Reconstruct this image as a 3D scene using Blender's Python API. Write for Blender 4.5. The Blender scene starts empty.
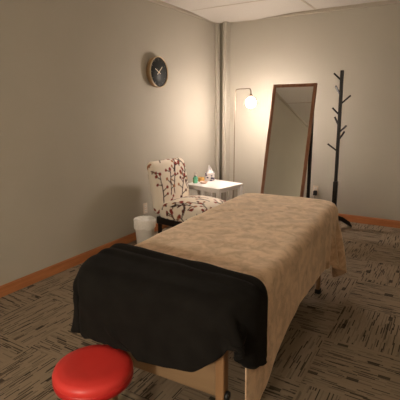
import bpy, bmesh, math, random
import numpy as np
from mathutils import Vector, Matrix, noise
random.seed(7)
SC = bpy.context.scene
COL = SC.collection
PI = math.pi

# ------------------------------------------------------------------ materials
def nodes_of(name, rough=.6, spec=.3, metal=0.0):
    m = bpy.data.materials.new(name); m.use_nodes = True
    nt = m.node_tree; b = nt.nodes['Principled BSDF']
    b.inputs['Roughness'].default_value = rough
    b.inputs['Specular IOR Level'].default_value = spec
    b.inputs['Metallic'].default_value = metal
    return m, nt, b
def N(nt, typ, **kw):
    n = nt.nodes.new(typ)
    for k, v in kw.items():
        if k.startswith('i_'): n.inputs[k[2:].replace('_', ' ')].default_value = v
        else: setattr(n, k, v)
    return n
def ramp(nt, stops, interp='LINEAR'):
    r = nt.nodes.new('ShaderNodeValToRGB'); cr = r.color_ramp; cr.interpolation = interp
    while len(cr.elements) > 1: cr.elements.remove(cr.elements[-1])
    cr.elements[0].position = stops[0][0]; cr.elements[0].color = (*stops[0][1], 1)
    for p, c in stops[1:]:
        e = cr.elements.new(p); e.color = (*c, 1)
    return r
def plain(name, col, rough=.6, spec=.3, metal=0.0, var=.08, scale=30, bump=0.0):
    m, nt, b = nodes_of(name, rough, spec, metal)
    tc = N(nt, 'ShaderNodeTexCoord'); nz = N(nt, 'ShaderNodeTexNoise'); nz.inputs['Scale'].default_value = scale
    nz.inputs['Detail'].default_value = 4
    nt.links.new(tc.outputs['Object'], nz.inputs['Vector'])
    lo = tuple(c * (1 - var) for c in col); hi = tuple(min(1, c * (1 + var)) for c in col)
    r = ramp(nt, [(.3, lo), (.7, hi)])
    nt.links.new(nz.outputs['Fac'], r.inputs['Fac']); nt.links.new(r.outputs['Color'], b.inputs['Base Color'])
    if bump:
        bp = N(nt, 'ShaderNodeBump'); bp.inputs['Strength'].default_value = bump; bp.inputs['Distance'].default_value = .004
        nt.links.new(nz.outputs['Fac'], bp.inputs['Height']); nt.links.new(bp.outputs['Normal'], b.inputs['Normal'])
    return m
def wood(name, c1, c2, rough=.45, axis=0, scale=6):
    m, nt, b = nodes_of(name, rough, .35)
    tc = N(nt, 'ShaderNodeTexCoord'); mp = N(nt, 'ShaderNodeMapping')
    s = [scale * 6] * 3; s[axis] = scale * .5; mp.inputs['Scale'].default_value = s
    nz = N(nt, 'ShaderNodeTexNoise'); nz.inputs['Scale'].default_value = 1.5; nz.inputs['Detail'].default_value = 6
    nt.links.new(tc.outputs['Object'], mp.inputs['Vector']); nt.links.new(mp.outputs['Vector'], nz.inputs['Vector'])
    r = ramp(nt, [(.3, c1), (.7, c2)])
    nt.links.new(nz.outputs['Fac'], r.inputs['Fac']); nt.links.new(r.outputs['Color'], b.inputs['Base Color'])
    return m
M = {}
M['wall'] = plain('painted_wall', (.44, .405, .335), .75, .2, var=.02, scale=2.5)
M['ceiling'] = plain('ceiling_tile', (.66, .625, .57), .9, .1, var=.05, scale=160, bump=.25)
M['tbar'] = plain('ceiling_bar', (.50, .44, .36), .5, .3, var=.02)
M['crown'] = plain('wall_angle_paint', (.50, .45, .37), .6, .3, var=.02)
M['baseboard'] = wood('oak_baseboard', (.36, .135, .05), (.50, .20, .075), .4, 1, 4)
M['baseboard_x'] = wood('oak_baseboard_x', (.36, .135, .05), (.50, .20, .075), .4, 0, 4)
M['frame_wood'] = wood('walnut_frame', (.20, .085, .045), (.30, .135, .075), .35, 2, 5)
M['maple'] = wood('maple', (.24, .13, .06), (.30, .17, .085), .45, 2, 3)
M['panel'] = wood('panel_ply', (.21, .13, .07), (.27, .175, .095), .5, 0, 3)
M['black_wood'] = plain('black_stained_wood', (.012, .009, .008), .35, .4, var=.3)
M['black_plastic'] = plain('black_plastic', (.012, .012, .012), .45, .4, var=.1)
M['rubber'] = plain('rubber', (.02, .02, .02), .8, .2)
M['vinyl'] = plain('cream_vinyl', (.55, .42, .30), .5, .3)
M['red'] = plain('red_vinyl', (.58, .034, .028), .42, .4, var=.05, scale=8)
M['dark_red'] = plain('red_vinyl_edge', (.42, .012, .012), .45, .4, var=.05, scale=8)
M['chrome'] = plain('chrome', (.6, .58, .55), .25, .5, 1.0, var=.02)
M['brass'] = plain('aged_brass', (.36, .25, .13), .35, .5, 1.0, var=.05)
M['lampmetal'] = plain('lamp_metal', (.22, .17, .12), .4, .5, .8, var=.05)
M['white'] = plain('white_lacquer', (.78, .75, .72), .4, .35, var=.02)
M['white_plastic'] = plain('white_plastic', (.72, .68, .62), .45, .35, var=.03)
M['bag'] = plain('bin_bag', (.80, .77, .72), .4, .4, var=.06, scale=60, bump=.6)
M['outlet'] = plain('outlet_plate', (.62, .52, .40), .45, .4, var=.02)
M['clock_face'] = plain('clock_dial', (.022, .026, .026), .5, .3, var=.1)
M['gold'] = plain('gold_rim', (.50, .40, .27), .35, .5, .7, var=.05)
M['clock_wood'] = wood('clock_case', (.26, .155, .075), (.36, .22, .11), .45, 2, 5)
M['hand'] = plain('clock_hand', (.75, .66, .52), .4, .4, var=.02)
M['tick'] = plain('clock_tick', (.20, .19, .17), .5, .3, var=.02)
M['tissue'] = plain('tissue_paper', (.85, .82, .80), .9, .1, var=.03)
M['amber'] = plain('amber_wax', (.75, .42, .12), .4, .4, var=.08)
M['dish'] = plain('dish_glaze', (.78, .55, .42), .35, .5, var=.03)
M['door'] = plain('door_paint', (.40, .22, .10), .5, .3, var=.08)

def mirror_mat():
    m, nt, b = nodes_of('mirror_glass', .02, .5, 1.0); b.inputs['Base Color'].default_value = (.80, .80, .77, 1); return m
M['mirror'] = mirror_mat()
def bulb_mat():
    m = bpy.data.materials.new('lit_bulb'); m.use_nodes = True; nt = m.node_tree; nt.nodes.clear()
    e = nt.nodes.new('ShaderNodeEmission'); o = nt.nodes.new('ShaderNodeOutputMaterial')
    bb = nt.nodes.new('ShaderNodeBlackbody'); bb.inputs[0].default_value = 5500
    nt.links.new(bb.outputs[0], e.inputs['Color']); g_ = nt.nodes.new('ShaderNodeNewGeometry'); sx_ = nt.nodes.new('ShaderNodeSeparateXYZ'); nt.links.new(g_.outputs['Normal'], sx_.inputs[0])
    mr_ = nt.nodes.new('ShaderNodeMapRange'); mr_.inputs['From Min'].default_value = 1; mr_.inputs['From Max'].default_value = -1   # the cap end gives off less light than the free end
    mr_.inputs['To Min'].default_value = BULB * .35; mr_.inputs['To Max'].default_value = BULB * 2.1
    nt.links.new(sx_.outputs['Z'], mr_.inputs['Value']); nt.links.new(mr_.outputs['Result'], e.inputs['Strength'])
    nt.links.new(e.outputs[0], o.inputs['Surface']); return m
BULB = 222.0
M['bulb'] = bulb_mat()
def glass_mat(name, col, rough=.05):
    m, nt, b = nodes_of(name, rough, .5); b.inputs['Base Color'].default_value = (*col, 1)
    b.inputs['Transmission Weight'].default_value = .85; b.inputs['IOR'].default_value = 1.4
    return m
M['green_gel'] = glass_mat('green_gel', (.25, .85, .60), .15)

def tan_mat():
    m, nt, b = nodes_of('tan_plush', .95, .1)
    tc = N(nt, 'ShaderNodeTexCoord')
    n1 = N(nt, 'ShaderNodeTexNoise'); n1.inputs['Scale'].default_value = 14; n1.inputs['Detail'].default_value = 5; n1.inputs['Roughness'].default_value = .65
    n1.inputs['Distortion'].default_value = .6
    n2 = N(nt, 'ShaderNodeTexNoise'); n2.inputs['Scale'].default_value = 220; n2.inputs['Detail'].default_value = 2
    nt.links.new(tc.outputs['Object'], n1.inputs['Vector']); nt.links.new(tc.outputs['Object'], n2.inputs['Vector'])
    r = ramp(nt, [(.38, (.42, .27, .165)), (.50, (.57, .385, .25)), (.60, (.70, .50, .335))])
    nt.links.new(n1.outputs['Fac'], r.inputs['Fac'])
    nt.links.new(r.outputs['Color'], b.inputs['Base Color'])
    bp = N(nt, 'ShaderNodeBump'); bp.inputs['Strength'].default_value = .35; bp.inputs['Distance'].default_value = .003
    nt.links.new(n2.outputs['Fac'], bp.inputs['Height']); nt.links.new(bp.outputs['Normal'], b.inputs['Normal'])
    b.inputs['Sheen Weight'].default_value = .9; b.inputs['Sheen Roughness'].default_value = .45
    b.inputs['Sheen Tint'].default_value = (1, .84, .66, 1)
    return m
M['tan'] = tan_mat()
def black_mat():
    m, nt, b = nodes_of('black_fleece', .9, .08)
    tc = N(nt, 'ShaderNodeTexCoord')
    n2 = N(nt, 'ShaderNodeTexNoise'); n2.inputs['Scale'].default_value = 14; n2.inputs['Detail'].default_value = 4
    nt.links.new(tc.outputs['Object'], n2.inputs['Vector'])
    r = ramp(nt, [(.35, (.0075, .0064, .0056)), (.65, (.0105, .0092, .008))])
    nt.links.new(n2.outputs['Fac'], r.inputs['Fac']); nt.links.new(r.outputs['Color'], b.inputs['Base Color'])
    b.inputs['Sheen Weight'].default_value = .012
    return m
M['black'] = black_mat()

def carpet_mat():
    m, nt, b = nodes_of('carpet_tiles', .95, .08)
    L = nt.links.new
    def math_(op, a, b2=None, c=None):
        n = nt.nodes.new('ShaderNodeMath'); n.operation = op
        for k, v in enumerate((a, b2, c)):
            if v is None: continue
            if isinstance(v, (int, float)): n.inputs[k].default_value = v
            else: L(v, n.inputs[k])
        return n.outputs[0]
    def wn(x, y, z):
        cx = nt.nodes.new('ShaderNodeCombineXYZ')
        for k, v in enumerate((x, y, z)):
            if isinstance(v, (int, float)): cx.inputs[k].default_value = v
            else: L(v, cx.inputs[k])
        w = nt.nodes.new('ShaderNodeTexWhiteNoise'); w.noise_dimensions = '3D'; L(cx.outputs[0], w.inputs['Vector'])
        return w.outputs['Value']
    tc = nt.nodes.new('ShaderNodeTexCoord'); sp = nt.nodes.new('ShaderNodeSeparateXYZ'); L(tc.outputs['Object'], sp.inputs[0])
    T = .5
    X = math_('ADD', sp.outputs['X'], 10.02); Y = math_('ADD', sp.outputs['Y'], 10.13)
    ix = math_('FLOOR', math_('DIVIDE', X, T)); iy = math_('FLOOR', math_('DIVIDE', Y, T))
    par = math_('MODULO', math_('ADD', ix, iy), 2.0)
    fx = math_('SUBTRACT', X, math_('MULTIPLY', ix, T)); fy = math_('SUBTRACT', Y, math_('MULTIPLY', iy, T))
    inv = math_('SUBTRACT', 1.0, par)
    u = math_('ADD', math_('MULTIPLY', fx, par), math_('MULTIPLY', fy, inv))
    v = math_('ADD', math_('MULTIPLY', fy, par), math_('MULTIPLY', fx, inv))
    tid = math_('ADD', math_('MULTIPLY', ix, 17.3), math_('MULTIPLY', iy, 5.7))
    def cells(rowh, colw, seed):
        row = math_('FLOOR', math_('DIVIDE', v, rowh))
        off = wn(row, tid, seed)
        colw2 = colw
        col = math_('FLOOR', math_('ADD', math_('DIVIDE', u, colw2), math_('MULTIPLY', off, 9.0)))
        return wn(math_('ADD', row, 0.5), math_('ADD', col, .5), math_('ADD', tid, seed))
    a = cells(.0062, .085, 1.0); bb = cells(.0062, .13, 4.0); c = cells(.025, .06, 8.0)
    DK = (0.028, 0.022, 0.016)
    r1 = ramp(nt, [(0, (0.052, 0.040, 0.028)), (.065, (0.156, 0.118, 0.083)), (.16, (0.253, 0.194, 0.134)), (.6, (0.275, 0.210, 0.147))], 'CONSTANT'); L(a, r1.inputs['Fac'])
    r2 = ramp(nt, [(0, (0.060, 0.046, 0.031)), (.045, (0.193, 0.147, 0.102)), (.14, (0.268, 0.206, 0.143)), (.5, (0.283, 0.215, 0.147))], 'CONSTANT'); L(bb, r2.inputs['Fac'])
    mx = nt.nodes.new('ShaderNodeMix'); mx.data_type = 'RGBA'; mx.blend_type = 'DARKEN'; mx.inputs['Factor'].default_value = .9
    L(r1.outputs['Color'], mx.inputs['A']); L(r2.outputs['Color'], mx.inputs['B'])
    fac = math_('LESS_THAN', c, .016)
    mx2 = nt.nodes.new('ShaderNodeMix'); mx2.data_type = 'RGBA'; L(math_('MULTIPLY', fac, .8), mx2.inputs['Factor'])
    L(mx.outputs['Result'], mx2.inputs['A']); mx2.inputs['B'].default_value = (*DK, 1)
    L(mx2.outputs['Result'], b.inputs['Base Color'])
    nz = nt.nodes.new('ShaderNodeTexNoise'); nz.inputs['Scale'].default_value = 300; L(tc.outputs['Object'], nz.inputs['Vector'])
    bp = nt.nodes.new('ShaderNodeBump'); bp.inputs['Strength'].default_value = .5; bp.inputs['Distance'].default_value = .004
    L(nz.outputs['Fac'], bp.inputs['Height']); L(bp.outputs['Normal'], b.inputs['Normal'])
    return m
M['carpet'] = carpet_mat()
def vcol_mat(name, rough=.85):
    m, nt, b = nodes_of(name, rough, .15)
    a = nt.nodes.new('ShaderNodeVertexColor'); a.layer_name = 'pattern'
    nt.links.new(a.outputs['Color'], b.inputs['Base Color'])
    tc = N(nt, 'ShaderNodeTexCoord'); nz = N(nt, 'ShaderNodeTexNoise'); nz.inputs['Scale'].default_value = 400
    nt.links.new(tc.outputs['Object'], nz.inputs['Vector'])
    bp = nt.nodes.new('ShaderNodeBump'); bp.inputs['Strength'].default_value = .2; bp.inputs['Distance'].default_value = .002
    nt.links.new(nz.outputs['Fac'], bp.inputs['Height']); nt.links.new(bp.outputs['Normal'], b.inputs['Normal'])
    return m
M['floral'] = vcol_mat('floral_fabric')
M['printed_card'] = vcol_mat('printed_card', .5)

# ------------------------------------------------------------------ helpers
def obj(name, bm, mat, parent=None, smooth=True, label=None):
    me = bpy.data.meshes.new(name)
    bmesh.ops.recalc_face_normals(bm, faces=bm.faces)
    bm.to_mesh(me); bm.free()
    me.materials.append(mat)
    if smooth:
        for p in me.polygons: p.use_smooth = True
    o = bpy.data.objects.new(name, me); COL.objects.link(o)
    if parent: o.parent = parent
    if label: o['label'] = label
    return o
def thing(name, label, cat, loc=(0, 0, 0), rz=0, group=None):
    o = bpy.data.objects.new(name, None); COL.objects.link(o); o.empty_display_size = .05
    o.location = loc; o.rotation_euler = (0, 0, rz); o['label'] = label; o['category'] = cat
    if group: o['group'] = group
    return o
def struct(name, bm, mat, smooth=False, parent=None):
    o = obj(name, bm, mat, parent, smooth)
    if parent is None: o['kind'] = 'structure'
    return o
def box(bm, x0, x1, y0, y1, z0, z1, bev=0.0, seg=2, mat=None):
    b2 = bmesh.new(); bmesh.ops.create_cube(b2, size=1)
    for v in b2.verts:
        v.co = Vector(((x0 + x1) / 2 + v.co.x * (x1 - x0), (y0 + y1) / 2 + v.co.y * (y1 - y0), (z0 + z1) / 2 + v.co.z * (z1 - z0)))
    if bev: bmesh.ops.bevel(b2, geom=b2.edges[:], offset=bev, segments=seg, profile=.5, affect='EDGES')
    if mat is not None: bmesh.ops.transform(b2, matrix=mat, verts=b2.verts)
    merge(bm, b2); return bm
def merge(bm, b2):
    me = bpy.data.meshes.new('tmp'); b2.to_mesh(me); b2.free(); bm.from_mesh(me); bpy.data.meshes.remove(me)
def BX(*a, **k): return box(bmesh.new(), *a, **k)
def lathe(prof, seg=40, loc=(0, 0, 0), mat=None, bm=None):
    bm = bm or bmesh.new(); b2 = bmesh.new(); rings = []
    for r, z in prof:
        if r < 1e-6: rings.append([b2.verts.new((0, 0, z))])
        else: rings.append([b2.verts.new((r * math.cos(2 * PI * k / seg), r * math.sin(2 * PI * k / seg), z)) for k in range(seg)])
    for a, c in zip(rings, rings[1:]):
        for k in range(seg):
            k2 = (k + 1) % seg
            if len(a) == 1 and len(c) == 1: continue
            if len(a) == 1: b2.faces.new((a[0], c[k], c[k2]))
            elif len(c) == 1: b2.faces.new((a[k], a[k2], c[0]))
            else: b2.faces.new((a[k], a[k2], c[k2], c[k]))
    bmesh.ops.transform(b2, matrix=Matrix.Translation(loc) @ (mat or Matrix()), verts=b2.verts)
    merge(bm, b2); return bm
def tube(pts, r, seg=10, bm=None, taper=None):
    bm = bm or bmesh.new(); pts = [Vector(p) for p in pts]; rings = []; n = len(pts)
    up = Vector((0, 0, 1))
    prev = None
    for i, p in enumerate(pts):
        t = (pts[min(i + 1, n - 1)] - pts[max(i - 1, 0)]).normalized()
        if prev is None:
            a = t.orthogonal().normalized()
        else:
            a = (prev - t * prev.dot(t)).normalized()
        prev = a; c = t.cross(a)
        rr = r if taper is None else r + (taper - r) * i / (n - 1)
        rings.append([bm.verts.new(p + (a * math.cos(2 * PI * k / seg) + c * math.sin(2 * PI * k / seg)) * rr) for k in range(seg)])
    for A, B in zip(rings, rings[1:]):
        for k in range(seg): bm.faces.new((A[k], A[(k + 1) % seg], B[(k + 1) % seg], B[k]))
    bm.faces.new(rings[0][::-1]); bm.faces.new(rings[-1]); return bm
def bez(p0, p1, p2, n=10):
    p0, p1, p2 = map(Vector, (p0, p1, p2))
    return [(1 - t) ** 2 * p0 + 2 * t * (1 - t) * p1 + t * t * p2 for t in [k / n for k in range(n + 1)]]
def beam(bm, a, b2, w, h, bev=.003):
    """rectangular bar from a to b"""
    a, b2 = Vector(a), Vector(b2); d = b2 - a; q = d.to_track_quat('Z', 'Y').to_matrix().to_4x4()
    return box(bm, -w / 2, w / 2, -h / 2, h / 2, 0, d.length, bev, mat=Matrix.Translation(a) @ q)

# ------------------------------------------------------------------ camera
H = 1.40
yw, pt, rl = [math.radians(a) for a in (31.05, 12.8, -.4)]
Fv = Vector((-math.sin(yw) * math.cos(pt), math.cos(yw) * math.cos(pt), -math.sin(pt)))
R0 = Vector((math.cos(yw), math.sin(yw), 0)); U0 = R0.cross(Fv)
Rv = R0 * math.cos(rl) + U0 * math.sin(rl); Uv = U0 * math.cos(rl) - R0 * math.sin(rl)
cam = bpy.data.cameras.new('camera'); co = bpy.data.objects.new('camera', cam); COL.objects.link(co)
mt = Matrix((Rv, Uv, -Fv)).transposed().to_4x4(); mt.translation = (0, 0, H); co.matrix_world = mt
cam.sensor_width = 36; cam.lens = 412 / 400 * 36; cam.clip_start = .05
SC.camera = co

# ------------------------------------------------------------------ room
XL, XR, YB, YF, ZC, ZT = -2.79, 1.35, 5.15, -1.7, 2.495, 2.455
struct('floor', BX(XL - .1, XR + .1, YF - .1, YB + .1, -.1, 0), M['carpet'])
struct('wall_left', BX(XL - .1, XL, YF - .1, YB + .1, 0, 2.6), M['wall'])
struct('wall_back', BX(XL, XR, YB, YB + .1, 0, 2.6), M['wall'])
struct('wall_right', BX(XR, XR + .1, YF - .1, YB + .1, 0, 2.6), M['wall'])
struct('wall_front', BX(XL, XR, YF - .1, YF, 0, 2.6), M['wall'])
# ceiling of lay-in tiles, slightly sagging in the far left corner
bm = bmesh.new(); nx, ny = 84, 138
g = [[None] * (ny + 1) for _ in range(nx + 1)]
for i in range(nx + 1):
    for j in range(ny + 1):
        x = XL + (XR - XL) * i / nx; y = YF + (YB - YF) * j / ny
        s = .036 * math.exp(-((x + 2.3) / .38) ** 2) * max(0, min(1, (y - 4.42) / .45)) ** 1.2
        s += .03 * math.exp(-((y - 4.95) / .40) ** 2) * max(0, 1 - (x - XL) / .4) if x < XL + .4 else 0
        g[i][j] = (bm.verts.new((x, y, ZC - s)), bm.verts.new((x, y, ZC + .09)))
for i in range(nx):
    for j in range(ny):
        for k in (0, 1):
            f = [g[i][j][k], g[i + 1][j][k], g[i + 1][j + 1][k], g[i][j + 1][k]]
            bm.faces.new(f if k else f[::-1])
ceil = struct('ceiling', bm, M['ceiling'], True)
n_ = 0
for y in (4.40, 3.29, 2.18, 1.07, -.04):
    n_ += 1; struct('trim_%d' % n_, BX(XL, XR, y - .012, y + .012, ZC - .004, ZC + .01, .001), M['tbar'])
for x in (-1.50, -.28, .94):
    n_ += 1; struct('trim_%d' % n_, BX(x - .012, x + .012, YF, YB, ZC - .0045, ZC + .01, .001), M['tbar'])
for a in ((XL, XL + .022, YF, YB), (XL, XR, YB - .022, YB), (XR - .022, XR, YF, YB)):
    n_ += 1; bm = BX(*a, ZT, ZT + .014, .002)
    w = (a[0], a[0] + .010, a[2], a[3]) if a[0] == XL and a[1] < 0 else ((a[0], a[1], a[3] - .010, a[3]) if a[1] == XR and a[0] == XL else (a[1] - .01, a[1], a[2], a[3]))
    box(bm, *w, ZT + .014, ZC, .001)
    struct('trim_%d' % n_, bm, M['crown'])
# boxed pipe chase in the corner
bm = BX(XL, -2.62, 5.125, YB, 0, 2.6, .003); struct('trim_%d' % (n_ + 1), bm, M['wall'])
bm = BX(XL, -2.742, 5.04, 5.125, 0, ZT, .008); struct('trim_%d' % (n_ + 2), bm, M['wall'])
bm = BX(-2.668, -2.612, 5.03, YB, 0, 2.6, .008); struct('trim_%d' % (n_ + 3), bm, M['wall'])
def base(x0, x1, y0, y1, mat):
    bm = BX(x0, x1, y0, y1, 0, .078, .003); 
    return box(bm, x0 if x0 == XL or x1 - x0 > 1 else x0 + .004, x1 - (.004 if x0 == XL and x1 - x0 < 1 else 0), y0 + (.004 if y1 == YB and y1 - y0 < 1 else 0), y1, .078, .088, .003)
struct('baseboard_left', base(XL, XL + .014, YF, 5.04, 0), M['baseboard'])
struct('baseboard_back', base(-2.60, XR, YB - .014, YB, 0), M['baseboard_x'])
struct('baseboard_right', BX(XR - .014, XR, YF, YB - .02, 0, .088, .003), M['baseboard'])
# door in the wall behind the camera
d = struct('door_1', BX(-.2, .7, YF, YF + .045, 0, 2.05, .003), M['door'])
obj('door_handle', lathe([(0, 0), (.028, 0), (.028, .012), (.012, .018), (.012, .04), (.03, .05), (.03, .07), (0, .078)], 24, (.62, YF + .045, 1.0), Matrix.Rotation(-PI / 2, 4, 'X')), M['chrome'], d)

# ------------------------------------------------------------------ massage table
TC = (-.982, 2.10); TR = math.radians(2.5); ZP = .705
tbl = thing('massage_table', 'wooden folding massage table under the tan and black blankets', 'massage table', (*TC, 0), TR)
HX, HY = .367, .945
def rbox_sdf(P, hx, hy, z0, z1, rc, re):
    cz, hz = (z0 + z1) / 2, (z1 - z0) / 2
    q = np.abs(P[..., :2]) - np.array([hx, hy]) + rc
    d2 = np.linalg.norm(np.maximum(q, 0), axis=-1) + np.minimum(q.max(-1), 0) - rc
    w0 = d2 + re; w1 = np.abs(P[..., 2] - cz) - hz + re
    return np.sqrt(np.maximum(w0, 0) ** 2 + np.maximum(w1, 0) ** 2) + np.minimum(np.maximum(w0, w1), 0) - re
def padmesh(hx, hy, z0, z1, rc, re):
    bm = bmesh.new(); rings = []; prof = []
    for k in range(7): a = PI / 2 * k / 6; prof.append((re * (1 - math.sin(a)), z0 + re * (1 - math.cos(a))) )
    prof = [(re * (1 - math.sin(a)), z0 + re * (1 - math.cos(a))) for a in [PI / 2 * k / 6 for k in range(7)]]
    prof += [(re * (1 - math.cos(a)), z1 - re * (1 - math.sin(a))) for a in [PI / 2 * k / 6 for k in range(7)]]
    for ins, z in prof:
        ring = []
        for c, (sx, sy) in enumerate(((1, 1), (-1, 1), (-1, -1), (1, -1))):
            for k in range(9):
                a = PI / 2 * (c + k / 8)
                ring.append(bm.verts.new((sx * (hx - rc) + (rc - ins) * math.cos(a), sy * (hy - rc) + (rc - ins) * math.sin(a), z)))
        rings.append(ring)
    for A, B in zip(rings, rings[1:]):
        for k in range(len(A)): bm.faces.new((A[k], A[(k + 1) % len(A)], B[(k + 1) % len(A)], B[k]))
    bm.faces.new(rings[0][::-1]); bm.faces.new(rings[-1]); return bm
obj('padded_top', padmesh(HX, HY, ZP - .085, ZP, .09, .03), M['vinyl'], tbl)
bm = BX(-HX + .02, HX - .02, -HY + .04, -HY + .065, ZP - .17, ZP - .085, .003)
box(bm, -HX + .02, HX - .02, HY - .065, HY - .04, ZP - .17, ZP - .085, .003)
for s in (-1, 1): box(bm, s * (HX - .033) - .013, s * (HX - .033) + .013, -HY + .065, HY - .065, ZP - .17, ZP - .085, .003)
obj('frame', bm, M['maple'], tbl)
for sy in (-1, 1):
    for sx in (-1, 1):
        x, y = sx * (HX - .085), sy * (HY - .09)
        bm = BX(x - .018, x + .018, y - .024, y + .024, .16, ZP - .085, .004)
        box(bm, x - .014, x + .014, y - .02, y + .02, .03, .35, .004)
        lg = obj('leg', bm, M['maple'], tbl)
        obj('rubber_foot', BX(x - .02, x + .02, y - .026, y + .026, 0, .035, .005), M['rubber'], lg)
        for z in (.22, .29): obj('knob', lathe([(0, 0), (.017, 0), (.019, .006), (.017, .014), (0, .018)], 20, (x + sx * .018, y, z), Matrix.Rotation(sx * PI / 2, 4, 'Y')), M['black_plastic'], lg)
    y = sy * (HY - .09)
    obj('end_panel', BX(-HX + .105, HX - .105, y - .008, y + .008, .275, ZP - .17, .003), M['panel'], tbl)
obj('cable', tube(bez((HX - .06, -HY + .12, .60), (HX - .03, -HY + .35, .26), (HX - .12, -HY + .75, .50), 14), .0025, 8), M['chrome'], tbl)

# ------------------------------------------------------------------ cloth draping
def drape(cu, cv, nu, nv, sd, z0, steps=260, iters=8, seed=1, slack=1.0, stiff=.5, fr=.5, pin=None, pull=0.0):
    """cu,cv: functions (u,v in -1..1)-> flat table-local position; returns settled points (nv,nu,3)"""
    rng = np.random.RandomState(seed)
    U, V = np.meshgrid(np.linspace(-1, 1, nu), np.linspace(-1, 1, nv))
    X, Y = cu(U, V), cv(U, V)
    P = np.stack([X, Y, np.full_like(X, z0)], -1)
    R = P * slack
    P[..., 2] += rng.rand(*X.shape) * .004
    def rest(a, b): return np.linalg.norm(R[a] - R[b], axis=-1)
    S = np.s_
    cons = []
    def add(a, b, k): cons.append((a, b, rest(a, b), k))
    for o in (0, 1):
        n = (nu - o) // 2 * 2 + o; add(S[:, o:n:2], S[:, o + 1:n:2] if (n - o) % 2 == 0 else S[:, o + 1:n:2], 1.0)
        n = (nv - o) // 2 * 2 + o; add(S[o:n:2, :], S[o + 1:n:2, :], 1.0)
    for o in (0, 1):
        n = (nv - o) // 2 * 2 + o
        add(S[o:n:2, :-1], S[o + 1:n:2, 1:], .35); add(S[o:n:2, 1:], S[o + 1:n:2, :-1], .35)
    for o in range(4):
        a = np.arange(o, nu - 2, 4); b = a + 2
        if len(a): cons.append((S[:, o:nu - 2:4], S[:, o + 2:nu:4], rest(S[:, o:nu - 2:4], S[:, o + 2:nu:4]), stiff))
        cons.append((S[o:nv - 2:4, :], S[o + 2:nv:4, :], rest(S[o:nv - 2:4, :], S[o + 2:nv:4, :]), stiff))
    Q = P.copy(); dt = 1 / 60.
    pm = pin(P) if pin else None; P0 = P.copy()
    def collide(P, Pprev):
        d = sd(P); m = d < 0
        if m.any():
            p = P[m]; e = 1e-4; g = np.stack([sd(p + np.eye(3)[k] * e) - sd(p - np.eye(3)[k] * e) for k in range(3)], -1)
            g /= np.linalg.norm(g, axis=-1, keepdims=True) + 1e-9
            p2 = p - g * d[m][:, None]
            mv = p2 - Pprev[m]; mv -= g * (mv * g).sum(-1, keepdims=True)
            P[m] = p2 - mv * fr
        fl = P[..., 2] < .008; P[..., 2][fl] = .008
        return P
    for st in range(steps):
        vel = (P - Q) * (.985 if st < steps * .6 else .93); Q = P.copy()
        P = P + vel; P[..., 2] -= 9.8 * dt * dt * .6
        if pull:
            lowm = (P[..., 2] < ZP - .05).astype(float)
            for ax, hh in ((0, HX), (1, HY)):
                ex = np.sign(P[..., ax]) * np.maximum(np.abs(P[..., ax]) - hh, 0); P[..., ax] -= ex * lowm * pull
        for it_ in range(iters):
            if it_ == iters // 2: P = collide(P, Q)
            for a, b, r, k in cons:
                dlt = P[b] - P[a]; L = np.linalg.norm(dlt, axis=-1)
                c = ((L - r) / (L + 1e-9) * .5 * k)[..., None] * dlt
                P[a] += c; P[b] -= c
        if pm is not None: P[..., :2] += (P0[..., :2] - P[..., :2]) * pm[..., None] * .6
        P = collide(P, Q)
    return P
def cloth_obj(name, P, mat, thick, label, cat):
    nv, nu = P.shape[:2]; bm = bmesh.new()
    vs = [[bm.verts.new(P[j, i]) for i in range(nu)] for j in range(nv)]
    for j in range(nv - 1):
        for i in range(nu - 1): bm.faces.new((vs[j][i], vs[j][i + 1], vs[j + 1][i + 1], vs[j + 1][i]))
    o = obj(name, bm, mat); o.location = (*TC, 0); o.rotation_euler = (0, 0, TR)
    o['label'] = label; o['category'] = cat
    s = o.modifiers.new('thickness', 'SOLIDIFY'); s.thickness = thick; s.offset = 1
    q = o.modifiers.new('smooth', 'SUBSURF'); q.levels = 1; q.render_levels = 1
    return o
def interp(y, ys, vs): return np.interp(y, ys, vs)
# tan plush blanket: covers the whole top, longer drop at the near right corner
def tv(U, V): return -HY + (.01 + (V + 1) / 2 * (2 * HY + .27 - .16 * U ** 4))
def tu(U, V):
    y = tv(U, V); R = HX + interp(y, [-.95, -.72, -.45, -.2, .3, .8, 1.2], [.50, .43, .33, .29, .32, .33, .25]); Lh = HX + .30
    return np.where(U > 0, U * R, U * Lh)
sdA = lambda P: rbox_sdf(P, HX + .012, HY + .012, -.6, ZP + .008, .10, .04)
PT = drape(tu, tv, 56, 88, sdA, ZP + .03, steps=240, seed=3, slack=1.004, stiff=.25, fr=.35)
# soft low wrinkles in the plush
for j in range(PT.shape[0]):
    for i in range(PT.shape[1]):
        x, y, z = PT[j, i]
        n1 = noise.noise(Vector((x * 3.2 + y * 1.2, y * 9 - x * 4, 1.7))); n2 = noise.noise(Vector((x * 9, y * 17 + x * 7, 4.2)))
        a = max(0., n1) * .010 + max(0., n2) * .004
        if z > ZP - .02: PT[j, i, 2] += a
        else: PT[j, i, 0] += math.copysign(a, x) if abs(x) > HX - .02 else 0
bl = cloth_obj('tan_blanket', PT, M['tan'], .008, 'tan plush blanket spread over the length of the massage table', 'blanket')
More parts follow.
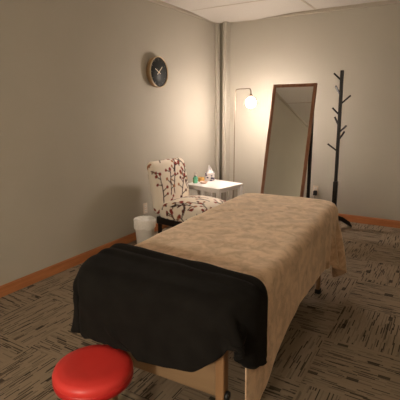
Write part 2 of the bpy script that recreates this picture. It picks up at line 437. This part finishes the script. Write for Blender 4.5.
# black fleece blanket over the near end
def rr(U, V, k=.30):   # square to rounded square
    return U * (1 - k * (V ** 2) ** 2 * .5 * np.where(V < 0, 1, .15)), V
B0, B1 = -HY - .215, -HY + .27
def bv(U, V):
    _, v = rr(U, V); y = B0 + (V + 1) / 2 * (B1 - B0)
    return y - .08 * U * (V + 1) / 2 + np.where(U > 0, .38, .22) * (U ** 4) * (1 - V) / 2 + (.05 * U - .035 - .04 * (1 - U ** 2)) * (1 - V) / 2
def bu(U, V):
    Rr = HX + .31; Ll = HX + .24
    w = 1 - np.where(U > 0, .50, .34) * np.clip((-V - .2) / .8, 0, 1) ** 2
    return np.where(U > 0, U * Rr * w, U * Ll * w)
_dx, _dy = -1.105 - TC[0], 1.012 - TC[1]
SXY = np.array([_dx * math.cos(TR) + _dy * math.sin(TR), -_dx * math.sin(TR) + _dy * math.cos(TR)])   # stool seat under the hem
def seat_sdf(P):
    a = np.linalg.norm(P[..., :2] - SXY, axis=-1) - .175; b = P[..., 2] - .442
    return np.sqrt(np.maximum(a, 0) ** 2 + np.maximum(b, 0) ** 2) + np.minimum(np.maximum(a, b), 0)
sdB = lambda P: np.minimum(rbox_sdf(P, HX + .038, HY + .03, -.6, ZP + .034, .155, .05), seat_sdf(P))
PB = drape(bu, bv, 62, 34, sdB, ZP + .07, steps=240, seed=5, slack=1.02, stiff=.3, fr=.25, pull=.06, pin=lambda P: (np.abs(P[..., 0]) < HX - .02) & (P[..., 1] > -HY + .06))
for j in range(PB.shape[0]):
    for i in range(PB.shape[1]):
        x, y, z = PB[j, i]
        fo = noise.noise(Vector((x * 4.5 + z * 5, z * 9 - x * 3, 3.3))) * .012 + noise.noise(Vector((x * 13, z * 3, 8.1))) * .006
        if z < ZP - .02: PB[j, i, 1] -= max(-.002, fo) * (y < -HY); PB[j, i, 0] += math.copysign(max(-.002, fo), x) * (abs(x) > HX)
        if z > ZP: PB[j, i, 2] += .012 * max(0, noise.noise(Vector((x * 5, y * 14 + x * 5, 2.))))
        jj = PB.shape[0] - 1 - j
        if jj < 9: PB[j, i, 2] += (.013 * (.5 - .5 * math.cos(jj * 2 * PI / 4.2)) if jj else -.006)   # folded edge
bb = cloth_obj('black_blanket', PB, M['black'], .012, 'black fleece blanket folded over the near end of the massage table', 'blanket')

# ------------------------------------------------------------------ red rolling stool
st = thing('rolling_stool', 'round red vinyl rolling stool at the near end of the massage table', 'stool', (-1.105, 1.012, 0), .3)
SZ = .42
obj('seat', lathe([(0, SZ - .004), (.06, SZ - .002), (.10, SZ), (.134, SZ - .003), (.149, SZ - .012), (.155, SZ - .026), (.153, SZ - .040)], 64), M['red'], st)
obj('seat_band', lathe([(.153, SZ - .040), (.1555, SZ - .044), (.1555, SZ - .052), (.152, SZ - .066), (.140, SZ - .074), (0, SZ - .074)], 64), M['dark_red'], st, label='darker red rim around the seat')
obj('gas_cylinder', lathe([(0, SZ - .074), (.05, SZ - .076), (.05, SZ - .085), (.014, SZ - .09), (.014, .22), (.025, .218), (.025, .07), (0, .07)], 32), M['chrome'], st)
obj('hub', lathe([(0, .115), (.034, .115), (.040, .10), (.040, .06), (0, .058)], 32), M['black_plastic'], st)
for k in range(5):
    a = 2 * PI * k / 5; c, s = math.cos(a), math.sin(a)
    bm = bmesh.new(); beam(bm, (c * .03, s * .03, .092), (c * .235, s * .235, .068), .026, .022, .005)
    lg = obj('leg', bm, M['black_plastic'], st)
    bm = lathe([(0, -.009), (.024, -.009), (.026, -.006), (.026, .006), (.024, .009), (0, .009)], 24, (c * .235, s * .235, .026), Matrix.Rotation(a, 4, 'Z') @ Matrix.Rotation(PI / 2, 4, 'X'))
    lathe([(0, .04), (.006, .04), (.006, .06), (0, .06)], 12, (c * .235, s * .235, 0), None, bm)
    obj('caster', bm, M['rubber'], lg)

# ------------------------------------------------------------------ dense rounded blocks with painted print
def dense_box(hx, hy, hz, r, step):
    bm = bmesh.new(); cache = {}
    def P(x, y, z):
        k = (round(x, 6), round(y, 6), round(z, 6))
        if k not in cache:
            p = Vector(k); c = Vector((max(-hx + r, min(hx - r, x)), max(-hy + r, min(hy - r, y)), max(-hz + r, min(hz - r, z))))
            d = p - c
            if d.length > 1e-9: p = c + d.normalized() * r
            cache[k] = bm.verts.new(p)
        return cache[k]
    h = (hx, hy, hz)
    for ax in range(3):
        u, v = (ax + 1) % 3, (ax + 2) % 3
        nu, nv = max(2, round(2 * h[u] / step)), max(2, round(2 * h[v] / step))
        for s in (-1, 1):
            for i in range(nu):
                for j in range(nv):
                    q = []
                    for a, b in ((0, 0), (1, 0), (1, 1), (0, 1)):
                        p = [0, 0, 0]; p[ax] = s * h[ax]; p[u] = -h[u] + 2 * h[u] * (i + a) / nu; p[v] = -h[v] + 2 * h[v] * (j + b) / nv
                        q.append(P(*p))
                    try: bm.faces.new(q if s > 0 else q[::-1])
                    except ValueError: pass
    return bm
def paint(o, fn):
    me = o.data; n = len(me.vertices); co_ = np.empty(n * 3); me.vertices.foreach_get('co', co_); co_ = co_.reshape(-1, 3)
    c = fn(co_); ca = me.color_attributes.new('pattern', 'FLOAT_COLOR', 'POINT')
    ca.data.foreach_set('color', np.concatenate([c, np.ones((n, 1))], 1).astype(np.float32).ravel())
# the print: wandering stems, side twigs and berry heads in the unrolled plane (y, s)
rs = random.Random(21)
segs, dots = [], []
def stem(y, s, a, n, w, col):
    for k in range(n):
        y2, s2 = y + math.sin(a) * .035, s + math.cos(a) * .035
        segs.append((y, s, y2, s2, w, col)); y, s = y2, s2; a += rs.uniform(-.22, .22); a = max(-.9, min(.9, a))
        if k % 2 == 1:
            b = a + rs.choice((-1, 1)) * rs.uniform(.7, 1.1); L = rs.uniform(.05, .085)
            ye, se = y + math.sin(b) * L, s + math.cos(b) * L
            segs.append((y, s, ye, se, w * .9, col)); dots.append((ye, se, rs.uniform(.013, .019), rs.choice((0, 0, 1, 2))))
    dots.append((y, s, .021, 0))
for q in range(9):
    y0 = -.42 + .105 * q + rs.uniform(-.02, .02)
    for s0 in (-.95, -.45, .02, .42, .80):
        stem(y0 + rs.uniform(-.04, .04), s0 + rs.uniform(-.1, .1), rs.uniform(-.5, .5), rs.randint(8, 12), .0048, rs.choice((0, 0, 1)))
SC_, DC_ = [(.055, .030, .022), (.20, .10, .06)], [(.26, .045, .030), (.10, .028, .022), (.40, .17, .09)]
def floral(C):
    y = C[:, 1].copy(); s = C[:, 2] - C[:, 0]
    sd_ = np.abs(y) > .262; y[sd_] = (C[:, 0][sd_] - .28) * np.sign(C[:, 1][sd_]) * -1; s[sd_] = C[:, 2][sd_]
    out = np.tile(np.array([.82, .73, .61]), (len(C), 1))
    for (a, b, c, d, w, k) in segs:
        m = (np.abs(y - a) < .07) & (np.abs(s - b) < .12)
        if not m.any(): continue
        px, py = y[m] - a, s[m] - b; vx, vy = c - a, d - b
        t = np.clip((px * vx + py * vy) / (vx * vx + vy * vy), 0, 1)
        dd = np.hypot(px - t * vx, py - t * vy); al = np.clip((w + .003 - dd) / .003, 0, 1)[:, None]
        idx = np.where(m)[0]; out[idx] = out[idx] * (1 - al) + np.array(SC_[k]) * al
    for (a, b, r, k) in dots:
        dd = np.hypot(y - a, (s - b) * .85); al = np.clip((r - dd) / .003, 0, 1)[:, None]
        out = out * (1 - al) + np.array(DC_[k]) * al
    return out
# ------------------------------------------------------------------ slipper chair
CA = math.radians(-7)
ch = thing('slipper_chair', 'armless slipper chair in cream fabric printed with brown stems and red berries', 'chair', (-2.45, 3.515, 0), CA)
bk = dense_box(.052, .270, .265, .048, .0075)
for v in bk.verts:
    z = v.co.z + .265; y = v.co.y / .270
    v.co.y *= 1 - .06 * max(0, (z - .35) / .18) ** 2 - .02 * (1 - z / .53)
    if v.co.x > 0: v.co.x += .018 * (1 - y * y) * (1 - (2 * z / .53 - 1) ** 2)
    v.co.z += -.022 * abs(y) ** 3 * max(0, z / .53) ** 4 * 1.5
    v.co.x += -.05 - .09 * (z / .53) ** 1.15 + .045; v.co.z = z + .325
o = obj('backrest', bk, M['floral'], ch); paint(o, floral)
se = dense_box(.265, .272, .075, .05, .0075)
for v in se.verts:
    x = v.co.x / .265; y = v.co.y / .272
    if v.co.z > 0: v.co.z += .06 * (1 - x * x) * (1 - y * y) ** .6 if abs(y) < 1 and abs(x) < 1 else 0
    v.co.x += .295; v.co.z += .365
o = obj('seat', se, M['floral'], ch); paint(o, floral)
obj('seat_rail', BX(-.02, .53, -.245, .245, .225, .30, .01), M['black_wood'], ch)
for sx in (-1, 1):
    for sy in (-1, 1):
        bm = bmesh.new(); xx = .255 + sx * .245; yy = sy * .215
        tube([(xx, yy, .25), (xx + sx * .012, yy, .12), (xx + sx * .025, yy, 0)], .024, 4, bm, .014)
        obj('leg', bm, M['black_wood'], ch, smooth=False)

# ------------------------------------------------------------------ white side table
wt = thing('side_table', 'small square white side table between the patterned chair and the floor lamp', 'table', (-2.35, 4.265, 0), math.radians(-10))
A = .26; TZ = .50
obj('tabletop', BX(-A, A, -A, .205, TZ - .022, TZ, .004), M['white'], wt)
for sx in (-1, 1):
    for sy in (-1, 1):
        yc = -.0275 + sy * .2075
        obj('leg', BX(sx * .235 - .022, sx * .235 + .022, yc - .022, yc + .022, 0, TZ - .022, .003), M['white'], wt)
bm = bmesh.new()
for s in (-1, 1):
    ym = -.0275 + s * .2125
    box(bm, -.215, .215, ym - .008, ym + .008, TZ - .055, TZ - .022, .002)
    box(bm, s * .24 - .008, s * .24 + .008, -.215, .16, TZ - .055, TZ - .022, .002)
obj('apron', bm, M['white'], wt)
for s in (-1, 1):
    ym = -.0275 + s * .2105
    obj('slat', BX(-.028, .028, ym - .006, ym + .006, .12, TZ - .055, .002), M['white'], wt)
    obj('slat', BX(s * .238 - .006, s * .238 + .006, -.055, .001, .12, TZ - .055, .002), M['white'], wt)
obj('lower_shelf', BX(-.235, .235, -.235, .18, .10, .12, .003), M['white'], wt)

# things on the side table
def on(x, y): return (x - .03, y - .035, TZ + .0005)
pb = thing('sanitizer_bottle', 'small clear bottle of green gel with a white pump on the white side table', 'bottle', on(-2.535, 4.19))
obj('bottle_body', lathe([(0, 0), (.026, 0), (.029, .005), (.029, .060), (.024, .074), (.011, .082), (.011, .088), (0, .088)], 32), M['green_gel'], pb)
bm = lathe([(0, .088), (.013, .088), (.013, .100), (.004, .102), (.004, .122), (.010, .123), (.010, .130), (0, .131)], 20)
box(bm, -.004, .030, -.005, .005, .123, .130, .002)
obj('pump', bm, M['white_plastic'], pb)
jr = thing('candle', 'squat amber candle beside the green gel bottle', 'candle', on(-2.525, 4.315))
obj('wax', lathe([(0, .045), (.030, .045), (.033, .050), (.036, .050), (.038, .044), (.038, .006), (.034, 0), (0, 0)], 32), M['amber'], jr)
obj('wick', tube([(0, 0, .044), (.001, 0, .052), (.003, 0, .058)], .0012, 6), M['black_plastic'], jr)
ds = obj('trinket_dish', lathe([(0, .004), (.030, .005), (.042, .015), (.045, .022), (.048, .022), (.046, .012), (.034, 0), (0, 0)], 36), M['dish']); ds.location = on(-2.44, 4.225)
ds['label'] = 'shallow pinkish dish at the front of the amber candle on the side table'; ds['category'] = 'dish'
tb = thing('tissue_box', 'white cube tissue box with dark blue print and a tissue pulled up', 'tissue box', on(-2.47, 4.43), .5)
bx_ = dense_box(.055, .055, .050, .004, .003)
for v in bx_.verts: v.co.z += .050
rb = random.Random(4); bl_ = [(rb.uniform(-.06, .06), rb.uniform(-.06, .06), rb.uniform(0, .12), rb.uniform(.010, .022), rb.choice((0, 0, 1))) for _ in range(90)]
def card(C):
    out = np.tile(np.array([.74, .70, .68]), (len(C), 1))
    for a, b, c, r, k in bl_:
        d = np.sqrt((C[:, 0] - a) ** 2 + (C[:, 1] - b) ** 2 + ((C[:, 2] - c) * 1.3) ** 2)
        out[d < r] = (.030, .032, .085) if k == 0 else (.16, .12, .20)
    return out
o = obj('carton', bx_, M['printed_card'], tb); paint(o, card)
bm = bmesh.new(); rings = []
for j in range(9):
    t = j / 8; ring = []
    for k in range(28):
        a = 2 * PI * k / 28; r = (.026 * (1 - t) ** .9 + .002) * (1 + .45 * math.sin(3 * a + 1.2 + t)) ; 
        ring.append(bm.verts.new((r * math.cos(a) * 1.2 - .012 * t, r * math.sin(a) * .8 + .006 * math.sin(5 * t), .098 + .095 * t)))
    rings.append(ring)
for A_, B_ in zip(rings, rings[1:]):
    for k in range(28): bm.faces.new((A_[k], A_[(k + 1) % 28], B_[(k + 1) % 28], B_[k]))
bm.faces.new(rings[-1])
obj('tissue', bm, M['tissue'], tb)

# ------------------------------------------------------------------ floor lamp
LX, LY = -2.325, 4.71
lp = thing('floor_lamp', 'thin bronze floor lamp with a bare lit bulb hanging from its bent arm', 'lamp', (LX, LY, 0), math.radians(-31))
LZ = 1.600
obj('base', lathe([(0, 0), (.115, 0), (.118, .004), (.118, .014), (.11, .019), (.012, .024), (.012, .04), (0, .04)], 48), M['lampmetal'], lp)
AL = .345
pts = [(0, 0, .03), (0, 0, .5), (.003, 0, 1.1), (.008, 0, 1.50)] + bez((.010, 0, 1.545), (.012, 0, LZ), (.065, 0, LZ), 8) + [(.18, 0, LZ + .001)] + bez((AL - .05, 0, LZ), (AL - .003, 0, LZ), (AL, 0, LZ - .05), 8) + [(AL, 0, LZ - .065)]
obj('pole', tube(pts, .0058, 12), M['lampmetal'], lp)
obj('socket', lathe([(0, LZ - .060), (.010, LZ - .062), (.015, LZ - .070), (.016, LZ - .100), (0, LZ - .100)], 24, (AL, 0, 0)), M['lampmetal'], lp)
RB = .058; ZB = LZ - .100 - .062
obj('bulb', lathe([(.013, LZ - .099), (.017, ZB + .056)] + [(RB * math.sin(a), ZB + RB * math.cos(a)) for a in [.30 + (PI - .30) * k / 14 for k in range(14)]] + [(0, ZB - RB)], 32, (AL, 0, 0)), M['bulb'], lp, label='glowing white globe bulb')

# ------------------------------------------------------------------ leaning mirror
lean, al = math.radians(12), math.radians(-3.3)
mr = thing('standing_mirror', 'tall rectangular floor mirror with a brown wooden frame tilted back on its stand', 'mirror', (-1.525, 4.155, 0), al)
MW, ML = .247, 1.668
Mx = Matrix.Rotation(-lean, 4, 'X')
bm = bmesh.new(); t = .032
for s in (-1, 1): box(bm, s * (MW - t / 2) - t / 2, s * (MW - t / 2) + t / 2, 0, .028, 0, ML, .002, mat=Mx)
box(bm, -MW + t, MW - t, 0, .028, ML - t, ML, .002, mat=Mx); box(bm, -MW + t, MW - t, 0, .028, 0.02, t + .02, .002, mat=Mx)
obj('frame', bm, M['frame_wood'], mr, smooth=False)
obj('mirror_glass', BX(-MW + t, MW - t, .010, .014, t, ML - t, 0, mat=Mx), M['mirror'], mr, smooth=False)
obj('backing_board', BX(-MW + t, MW - t, .015, .020, t, ML - t, 0, mat=Mx), M['black_wood'], mr, smooth=False)
zt = 1.33; yt = zt * math.tan(lean) + .028
for s in (-1, 1):
    bm = bmesh.new(); beam(bm, (s * (MW - .020), yt + .004, zt), (s * (MW - .020), yt + .01, .0), .032, .030)
    obj('rear_leg', bm, M['black_wood'], mr, smooth=False, label='dark rear stand leg')
obj('rear_bar', BX(-MW + .02, MW - .02, yt + .002, yt + .022, .14, .17, .003), M['black_wood'], mr, smooth=False)

# ------------------------------------------------------------------ coat rack
rk = thing('coat_rack', 'black tree-shaped coat rack with angled pegs against the back wall', 'coat rack', (-1.055, 4.76, 0), 0)
bm = bmesh.new(); beam(bm, (0, 0, .10), (-.012, 0, 1.768), .034, .034, .004)
obj('post', bm, M['black_wood'], rk, smooth=False)
obj('sleeve', BX(-.027, .023, -.025, .025, .07, .555, .004), M['black_wood'], rk, smooth=False)
# x, z start; dx, dz; dy
for z, dx, dz, dy in ((1.665, -.085, .075, -.03), (1.51, -.075, .10, .04), (1.42, .095, .085, .03), (1.30, -.075, .075, -.04), (1.19, -.06, .085, .03), (1.11, .085, .075, -.03), (1.03, .05, .085, .06), (.905, -.105, .075, -.03)):
    bm = bmesh.new(); beam(bm, (-.008 + math.copysign(.008, dx), 0, z), (-.008 + dx, dy, z + dz), .013, .018, .002)
    obj('peg', bm, M['black_wood'], rk, smooth=False)
for k in range(3):
    a = .90 + k * 2 * PI / 3; c, s = math.cos(a), math.sin(a)
    bm = bmesh.new(); pts_ = [(.015, .165), (.12, .125), (.23, .055), (.265, .0)]
    lo = [(.015, .105), (.11, .075), (.20, .02), (.24, .0)]
    w = .013; vs = []
    for side in (-1, 1):
        vs.append([bm.verts.new((c * r - s * w * side, s * r + c * w * side, z)) for r, z in pts_ + lo[::-1]])
    n = len(vs[0])
    bm.faces.new(vs[0][::-1]); bm.faces.new(vs[1])
    for q in range(n): bm.faces.new((vs[0][q], vs[0][(q + 1) % n], vs[1][(q + 1) % n], vs[1][q]))
    obj('foot', bm, M['black_wood'], rk, smooth=False)

# ------------------------------------------------------------------ wall clock
ck = thing('wall_clock', 'round wall clock with a charcoal dial and brass rim on the left wall', 'clock', (XL, 3.715, 1.760), 0)
RX = Matrix.Rotation(PI / 2, 4, 'Y'); CR = .160; CT = .062
obj('case', lathe([(0, 0.001), (CR - .006, 0.001), (CR - .003, .02), (CR, CT - .006), (CR - .007, CT - .004), (CR - .007, CT - .016), (0, CT - .016)], 72, mat=RX), M['clock_wood'], ck)
obj('rim', lathe([(CR - .010, CT - .008), (CR - .009, CT), (CR - .002, CT + .002), (CR + .002, CT - .001), (CR + .002, CT - .010), (CR, CT - .012)], 72, mat=RX), M['gold'], ck)
obj('dial', lathe([(0, CT - .012), (CR - .009, CT - .012), (CR - .009, CT - .015), (0, CT - .015)], 72, mat=RX), M['clock_face'], ck)
bm = bmesh.new()
for k in range(60):
    a = 2 * PI * k / 60; L = .022 if k % 5 == 0 else .007; w = .0028 if k % 5 == 0 else .0012
    box(bm, CT - .012, CT - .011, -w, w, CR - .020 - L, CR - .020, 0, mat=Matrix.Rotation(-a, 4, 'X'))
obj('hour_marks', bm, M['tick'], ck, smooth=False)
def hand(name, ang, L, w, x):   # angle clockwise from twelve as seen from the room (+y is to the right)
    bm = BX(x, x + .0015, -w, w, -.035, L, .0004, 1, mat=Matrix.Rotation(-ang, 4, 'X')); obj(name, bm, M['hand'], ck, smooth=False)
hand('minute_hand', math.radians(47), .085, .0042, CT - .009)
hand('hour_hand', math.radians(-62), .068, .0035, CT - .0105)
obj('hub', lathe([(0, CT - .011), (.008, CT - .011), (.008, CT - .004), (0, CT - .004)], 20, mat=RX), M['hand'], ck)

# ------------------------------------------------------------------ waste bin
bn = thing('waste_bin', 'small white round waste bin with a white liner beside the patterned chair', 'bin', (-2.455, 3.03, 0))
obj('bucket', lathe([(0, .004), (.072, 0), (.078, .004), (.098, .325), (.101, .33), (.097, .332), (.092, .325), (.074, .012), (0, .010)], 48), M['white_plastic'], bn)
bm = bmesh.new(); rings = []; rb = random.Random(3)
prof = [(.105, .255), (.1055, .30), (.106, .336), (.100, .345), (.091, .338), (.075, .325), (.04, .315)]
for q, (r, z) in enumerate(prof):
    rings.append([bm.verts.new(((r + .002 * math.sin(9 * a + q) + rb.uniform(-.0015, .0015)) * math.cos(a), (r + .002 * math.sin(9 * a + q)) * math.sin(a), z + .007 * math.sin(4 * a + q) * (q in (0, 5, 6)) + rb.uniform(-.003, .003))) for a in [2 * PI * k / 48 for k in range(48)]])
for A_, B_ in zip(rings, rings[1:]):
    for k in range(48): bm.faces.new((A_[k], A_[(k + 1) % 48], B_[(k + 1) % 48], B_[k]))
bm.faces.new(rings[-1])
obj('liner_bag', bm, M['bag'], bn)

# ------------------------------------------------------------------ outlets
def outlet(loc, rz, label, plug=True):
    t = thing('wall_outlet', label, 'outlet', loc, rz, None)
    obj('cover_plate', BX(-.036, .036, -.006, 0, -.058, .058, .003), M['outlet'], t)
    for z in (-.024, .024):
        rc = obj('receptacle', BX(-.016, .016, -.0085, -.006, z - .014, z + .014, .002), M['white_plastic'], t)
        bm = BX(-.008, -.005, -.0092, -.0085, z - .004, z + .006); box(bm, .005, .008, -.0092, -.0085, z - .004, z + .006)
        obj('slots', bm, M['black_plastic'], rc)
outlet((-1.387, YB, .355), 0, 'cream outlet plate low on the back wall between mirror and coat rack')
pl = thing('power_adapter', 'black plug with a thin cord in the back wall outlet', 'plug', (-1.381, YB - .0095, .325), 0)
obj('plug_body', BX(-.022, .022, -.045, 0, -.032, .026, .006), M['black_plastic'], pl)
obj('cord', tube([(0, -.03, -.03), (.005, -.032, -.09), (.03, -.04, -.2), (.05, -.045, -.28), (.09, -.05, -.3215), (.22, -.06, -.3215)], .0032, 8), M['black_plastic'], pl)
outlet((XL, 3.46, .31), PI / 2, 'cream outlet plate on the left wall above the waste bin')

# ------------------------------------------------------------------ added fill light behind the camera, no fixture in view
def area(name, loc, rot, size, power, col):
    l = bpy.data.lights.new(name, 'AREA'); l.shape = 'DISK'; l.size = size; l.energy = power; l.color = col
    o = bpy.data.objects.new(name, l); COL.objects.link(o); o.location = loc; o.rotation_euler = rot; return o
def pointl(name, loc, r, power, col):
    l = bpy.data.lights.new(name, 'POINT'); l.shadow_soft_size = r; l.energy = power; l.color = col
    o = bpy.data.objects.new(name, l); COL.objects.link(o); o.location = loc; return o
pointl('fill_light', (-.75, -1.45, 1.35), .14, 122, (1, .90, .76))  # added fill, placed to lift the walls and the near end

w = bpy.data.worlds.new('world'); SC.world = w; w.use_nodes = True
w.node_tree.nodes['Background'].inputs[0].default_value = (.5, .38, .26, 1); w.node_tree.nodes['Background'].inputs[1].default_value = .0
SC.view_settings.view_transform = 'Standard'; SC.view_settings.look = 'None'; SC.view_settings.gamma = 1
SC.view_settings.use_curve_mapping = False; SC.view_settings.exposure = 0.16
